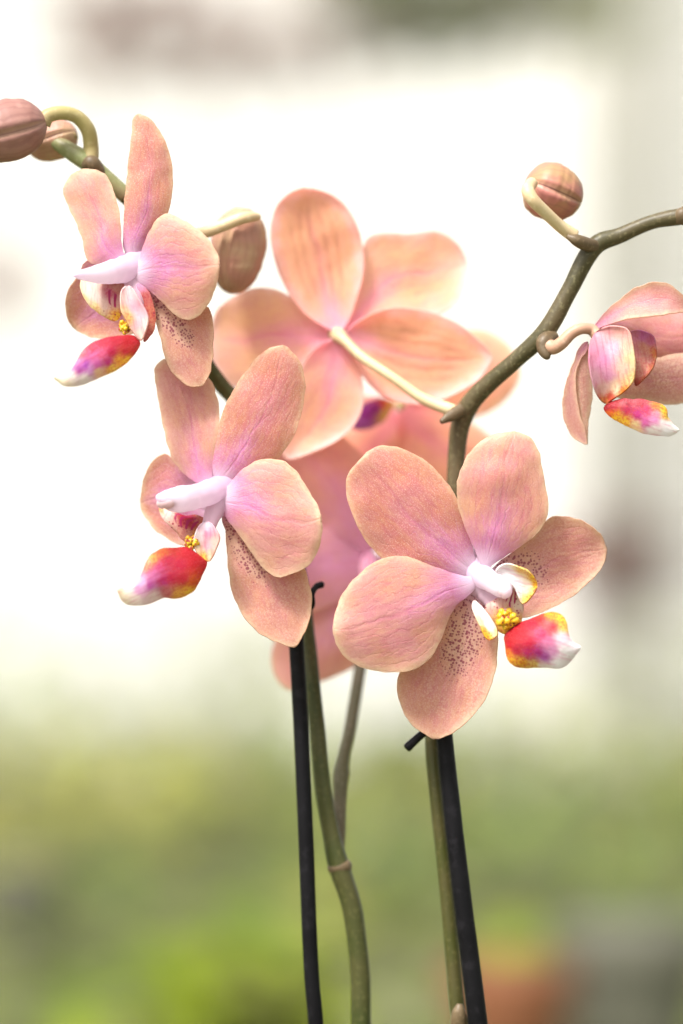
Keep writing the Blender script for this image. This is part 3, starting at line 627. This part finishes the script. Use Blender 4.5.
# ---- buds ----------------------------------------------------------------------
def bud(parent, a, b, r, mat, label, ped, pmat, lob=(3,.16,.4), squash=.95):
    """a=(px,py,mm) stalk end, b = tip end, r = half width in px"""
    A, B = P(*a), P(*b)
    prof = [(0,.25),(.06,.55),(.18,.86),(.38,1.0),(.58,.97),(.76,.84),(.9,.58),(.97,.32),(1,.06)]
    o = loft('bud', [A.lerp(B, t) for t, _ in prof], [w*r*PXM for _, w in prof], mat, parent, ring=48, lobes=lob, squash=squash, rough=.03)
    o['label'] = label
    tube('pedicel', ped, pmat, o)
    return o
bud(left, (45,121,6), (-42,143,2), 31, M_bud1, 'large rose brown bud cut by the left edge', [(43,124,6,8),(48,116,6,7.5),(62,113,7,7),(77,117,9,7),(88,130,11,7.5),(91,147,13,8),(90,160,13,9)], M_pedG, lob=(3,.18,.75))
bud(left, (76,132,17), (28,150,20), 20, M_bud3, 'small olive bud behind the large one', [(74,134,17,6),(66,142,16,6),(60,144,15,6)], M_pedG)
bud(left, (243,208,24), (231,294,26), 28, M_bud3, 'brown bud behind the high left flower', [(258,217,19,4),(250,217,16.5,5.6),(240,219,15,6),(222,226,15,6.3),(200,234,16,6.5),(180,240,18,7),(166,238,17,7)], M_ped, lob=(3,.18,.2))
bud(right, (527,181,10), (580,204,14), 29, M_bud2, 'round pink bud curled over its yellow stalk', [(532,183,3,6),(528,190,-1,6.8),(533,200,-2,6.6),(545,212,0,6.2),(560,226,3,6.2),(574,236,5,7)], M_ped, lob=(3,.18,.5), squash=1.0)

# ---- stakes and clips ------------------------------------------------------------
st1 = prop(empty('support_stake', P(318,1110,14)), 'black stake standing against the green stem that has a brown ring node', 'plant stake', 'black stakes holding up the stems')
tube('rod', [(320,1110,14,8),(316,1024,14,7.8),(311,966,14,7.8),(306,840,14,7.8),(301,726,15,7.8),(297,655,16,7.8),(294,600,17,7.6),(292,560,18,7.4)], M_stake, st1, rough=.015)
st2 = prop(empty('support_stake', P(496,1110,10)), 'black stake rising in front of the olive stem up to the lowest right flower', 'plant stake', 'black stakes holding up the stems')
tube('rod', [(488,1110,10,10.4),(478,1024,10,10),(469,950,10,9.6),(460,878,10,9.2),(450,790,11,8.8),(445,740,12,8.4),(441,700,13,8),(438,665,14,7.6)], M_stake, st2, rough=.015)
c1 = prop(tube('plant_clip', [(292,600,27,4),(300,612,17,3.4),(311,606,13,3.6),(312,594,12,3),(316,587,14,3.2),(322,584.5,15,3.4),(323.5,584,15,1.5)], M_stake), 'small black clip poking out beside the middle left flower', 'plant clip', 'black clips on the stakes')
c2 = prop(tube('plant_clip', [(440,728,9,3.0),(435,727,8,3.4),(428,731,8,3.8),(421,735,9,4),(411,744,9,4.4),(407,748,9,4.4),(406,749,9,2)], M_stake), 'small black clip poking left from under the lowest right flower', 'plant clip', 'black clips on the stakes')

# ================================================================== BACKGROUND
def simple(name, a, b, sc=3.0, rough=.8, trans=0.0):
    s = N(name); tc = s.n('TexCoord').outputs['Object']
    col = s.mix(s.mapr(s.noise(tc, sc, 4).outputs['Fac'], .3, .7), lin(a), lin(b))
    return s.finish(col, rough, trans)
def box(name, x0, x1, y0, y1, z0, z1, mat, parent=None):
    v = [(x, y, z) for x in (x0, x1) for y in (y0, y1) for z in (z0, z1)]
    fc = [(0,1,3,2),(4,6,7,5),(0,4,5,1),(2,3,7,6),(0,2,6,4),(1,5,7,3)]
    o = meshobj(name, v, fc, mat, parent, origin=((x0+x1)/2, (y0+y1)/2, z0), smooth=False)
    m = o.modifiers.new('bevel', 'BEVEL'); m.width = min(x1-x0, y1-y0, z1-z0)*.12; m.segments = 2
    return o
M_wall = simple('film_white', (240,240,236), (246,246,242), 1.2, .6, .5)
M_post = simple('post_pale', (150,148,136), (168,164,152), 4)
M_panel = simple('panel_pale', (226,222,214), (236,232,226), 3)
M_ground = simple('ground_dark', (84,88,58), (110,112,82), 3)
M_bench = simple('bench_olive', (80,84,50), (96,96,66), 4)
M_brown = simple('beam_brown', (150,124,118), (172,150,142), 4)
grd = prop(meshobj('ground', [(-40,-10,0),(40,-10,0),(40,60,0),(-40,60,0)], [(0,1,2,3)], M_ground), kind='structure')
def bgp(px, py, d): return P(px, py, d=d)
wall = prop(box('greenhouse_wall', -4, 4, 6.0, 6.04, 0.0, 2.75, M_wall), 'bright white greenhouse film wall far behind the flowers', 'wall')

def leaves(name, boxes, mat, label=None, cat=None, kind=None, size=(.03,.09), parent=None):
    """boxes: (x0,x1,y0,y1,z0,z1,n) leaf volumes"""
    V = []; F = []
    for x0, x1, y0, y1, z0, z1, n in boxes:
        for _ in range(n):
            c = Vector((random.uniform(x0,x1), random.uniform(y0,y1), random.uniform(z0,z1)))
            if noise.noise(c*4.2) < -.28: continue
            L = random.uniform(*size); W = L*.3
            a = random.uniform(0, 6.283); e = random.uniform(-.4, .9)
            d = Vector((math.cos(a)*math.cos(e), math.sin(a)*math.cos(e), math.sin(e))); w = d.cross(Vector((0,0,1))).normalized()
            up = w.cross(d)*L*.12
            i = len(V)
            V += [c, c+d*L*.35+w*W+up, c+d*L*.8+w*W*.7+up, c+d*L, c+d*L*.8-w*W*.7+up, c+d*L*.35-w*W+up, c+d*L*.55+up*.2]
            F += [(i,i+1,i+6),(i+1,i+2,i+6),(i+2,i+3,i+6),(i+3,i+4,i+6),(i+4,i+5,i+6),(i+5,i,i+6)]
    o = meshobj(name, V, F, mat, parent, origin=V[0]); prop(o, label, cat, None, kind); return o
def leafmat(name, a, b, c):
    s = N(name); g = s.n('NewGeometry').outputs['Random Per Island']; tc = s.n('TexCoord').outputs['Object']
    p = s.noise(tc, 2.6, 2).outputs['Fac']
    r = s.n('ValToRGB', {0: s.math('ADD', s.math('MULTIPLY', g, .25), s.mapr(p, .42, .58, 0.0, .75))}); r.color_ramp.elements[0].color = (*lin(a), 1); r.color_ramp.elements[1].color = (*lin(b), 1)
    e = r.color_ramp.elements.new(.5); e.color = (*lin(c), 1)
    return s.finish(r.outputs[0], .45, .35)
M_l1 = leafmat('leaf_hazed_green', (104,122,84), (168,172,136), (132,146,106))  # far leaves: haze put into the colour, paler and greyer
M_l2 = leafmat('leaf_yellow_green', (70,92,40), (166,162,84), (118,132,58))
M_l3 = leafmat('leaf_bright_green', (80,98,28), (134,148,20), (98,118,24))
def vol(px0, px1, py0, py1, d0, d1, n):
    a, b = P(px0, py1, d=d0), P(px1, py0, d=d1)
    return (P(px0, 512, d=(d0+d1)/2).x, P(px1, 512, d=(d0+d1)/2).x, d0, d1, min(a.z,b.z), b.z, n)
zc = CH
bench = prop(empty('plant_bench', (0,3.4,0)), 'long low bench of potted green plants blurred behind the stems', 'bench')
box('tabletop', -1.6, 1.6, 1.9, 5.2, zc-.50, zc-.47, M_bench, bench)
for x in (-1.4, 1.4):
    for y in (2.1, 5.0): box('leg', x-.03, x+.03, y-.03, y+.03, 0, zc-.502, M_post, bench)
leaves('foliage', [(-1.5,1.5,4.2,5.1,zc-.46,zc-.36,1500),(-1.5,-.1,4.2,5.1,zc-.46,zc-.27,420),(-1.5,1.5,4.2,5.1,zc-.40,zc-.19,420)], M_l1, kind='stuff')
leaves('foliage', [(-1.5,1.5,2.9,4.1,zc-.46,zc-.36,1800),(-.5,1.5,3.6,4.2,zc-.46,zc-.32,500)], M_l2, kind='stuff')
leaves('foliage', [(-.13,-.02,2.0,2.3,zc-.46,zc-.335,200),(-1.5,1.5,2.0,2.8,zc-.46,zc-.42,700)], M_l3, kind='stuff')


def hang(label, x0, x1, y0, y1, mat, n, d=4.8):
    h = prop(empty('hanging_plant', P((x0+x1)/2, y0, d=d)), label, 'hanging plant')
    a, b = P(x0, y1, d=d), P(x1, y0, d=d)
    loft('stem', [P(x0+(x1-x0)*t, y0+(y1-y0)*(.35+.2*math.sin(t*5)), d=d) for t in (0,.25,.5,.75,1)], [.012]*5, M_brown, h)
    leaves('foliage', [(a.x,b.x,d-.12,d+.12,a.z,b.z,n)], mat, kind='stuff', parent=h, size=(.05,.11))
M_l4 = leafmat('leaf_brown', (150,128,122), (166,146,138), (134,114,110))
M_l6 = leafmat('leaf_dry', (120,84,76), (140,104,92), (104,74,70))
M_l5 = leafmat('leaf_soft_green', (116,128,84), (142,150,108), (104,118,74))
hang('blurred trailing plant with brownish leaves high at the upper left', 55, 360, -10, 98, M_l4, 190)
hang('blurred trailing plant with green leaves high at the upper right', 335, 625, -80, 66, M_l5, 330)
hang('small blurred brown clump against the pale post at the right', 590, 645, 530, 615, M_l6, 90)
hang('small blurred brownish clump at the left edge', -40, 12, 262, 330, M_l4, 20)
def pot(label, px, py, d, r, h, mat):
    t = prop(empty('flower_pot', P(px, py, d=d)), label, 'pot'); c = P(px, py, d=d)
    loft('body', [c+Vector((0,0,z)) for z in (-h,-h*.5,-.02)], [r*.75,r*.88,r], mat, t, ring=28)
    loft('rim', [c+Vector((0,0,z)) for z in (-.02,-.01,0)], [r*1.08,r*1.09,r*1.07], mat, t, ring=28)
M_pr = simple('pot_terracotta', (112,66,40), (120,78,50)); M_pg = simple('pot_grey_violet', (84,84,70), (94,92,78))
pot('blurred terracotta coloured pot among the plants at the bottom right', 512, 965, 2.0, .042, .10, M_pr)
pot('blurred grey pot at the lower right edge', 635, 925, 2.1, .055, .13, M_pg)
pot('blurred grey pot at the lower left edge', 22, 865, 2.8, .035, .10, M_pg)

panel = prop(box('pale_backdrop', bgp(538,0,5.8).x, bgp(640,0,5.8).x, 5.80, 5.83, 0, 3.0, M_panel), 'broad pale grey board added for the soft grey tone behind the narrower upright post', 'backdrop')  # added sheet that gives the right background its soft grey tone
post = prop(box('greenhouse_post', bgp(582,0,5.4).x, bgp(632,0,5.4).x, 5.40, 5.48, 0, 3.0, M_post), 'pale blurred upright post behind the right flower', 'post')

# ================================================================== LIGHT + CAMERA
EL, RO = math.radians(55), math.radians(-140)     # high, to the left of the camera
w = bpy.data.worlds.new('World'); S.world = w; w.use_nodes = True
nt = w.node_tree; nt.nodes.clear()
sky = nt.nodes.new('ShaderNodeTexSky'); sky.sky_type = 'NISHITA'; sky.sun_disc = False
sky.sun_elevation = EL; sky.sun_rotation = RO; sky.dust_density = 5.0; sky.air_density = 1.0; sky.ozone_density = 1.0
hs = nt.nodes.new('ShaderNodeHueSaturation'); hs.inputs['Saturation'].default_value = .12
bg = nt.nodes.new('ShaderNodeBackground'); bg.inputs[1].default_value = .105
ow = nt.nodes.new('ShaderNodeOutputWorld')
nt.links.new(sky.outputs[0], hs.inputs['Color']); nt.links.new(hs.outputs[0], bg.inputs[0]); nt.links.new(bg.outputs[0], ow.inputs[0])
sun = bpy.data.lights.new('sun', 'SUN'); sun.energy = 1.7; sun.angle = math.radians(10); sun.color = (1, .975, .95)
so = bpy.data.objects.new('sun', sun); COL.objects.link(so)
dirv = Vector((math.sin(RO)*math.cos(EL), math.cos(RO)*math.cos(EL), math.sin(EL)))
so.rotation_euler = dirv.to_track_quat('Z', 'Y').to_euler(); so.location = (0, 0, 5)

cam = bpy.data.cameras.new('camera'); co = bpy.data.objects.new('camera', cam); COL.objects.link(co); S.camera = co
co.location = (0, 0, CH); co.rotation_euler = (math.pi/2, 0, 0)
cam.lens = 100; cam.sensor_fit = 'VERTICAL'; cam.sensor_height = 36; cam.sensor_width = 24
cam.clip_start = .01; cam.clip_end = 500
cam.dof.use_dof = True; cam.dof.focus_distance = .748; cam.dof.aperture_fstop = 3.3; cam.dof.aperture_blades = 0
S.view_settings.view_transform = 'Standard'; S.view_settings.look = 'None'; S.view_settings.gamma = 1; S.view_settings.use_curve_mapping = False
S.view_settings.exposure = 1.6
S.render.engine = 'CYCLES'
S.cycles.use_denoising = True
S.cycles.max_bounces = 10; S.cycles.transmission_bounces = 6; S.cycles.sample_clamp_indirect = 8
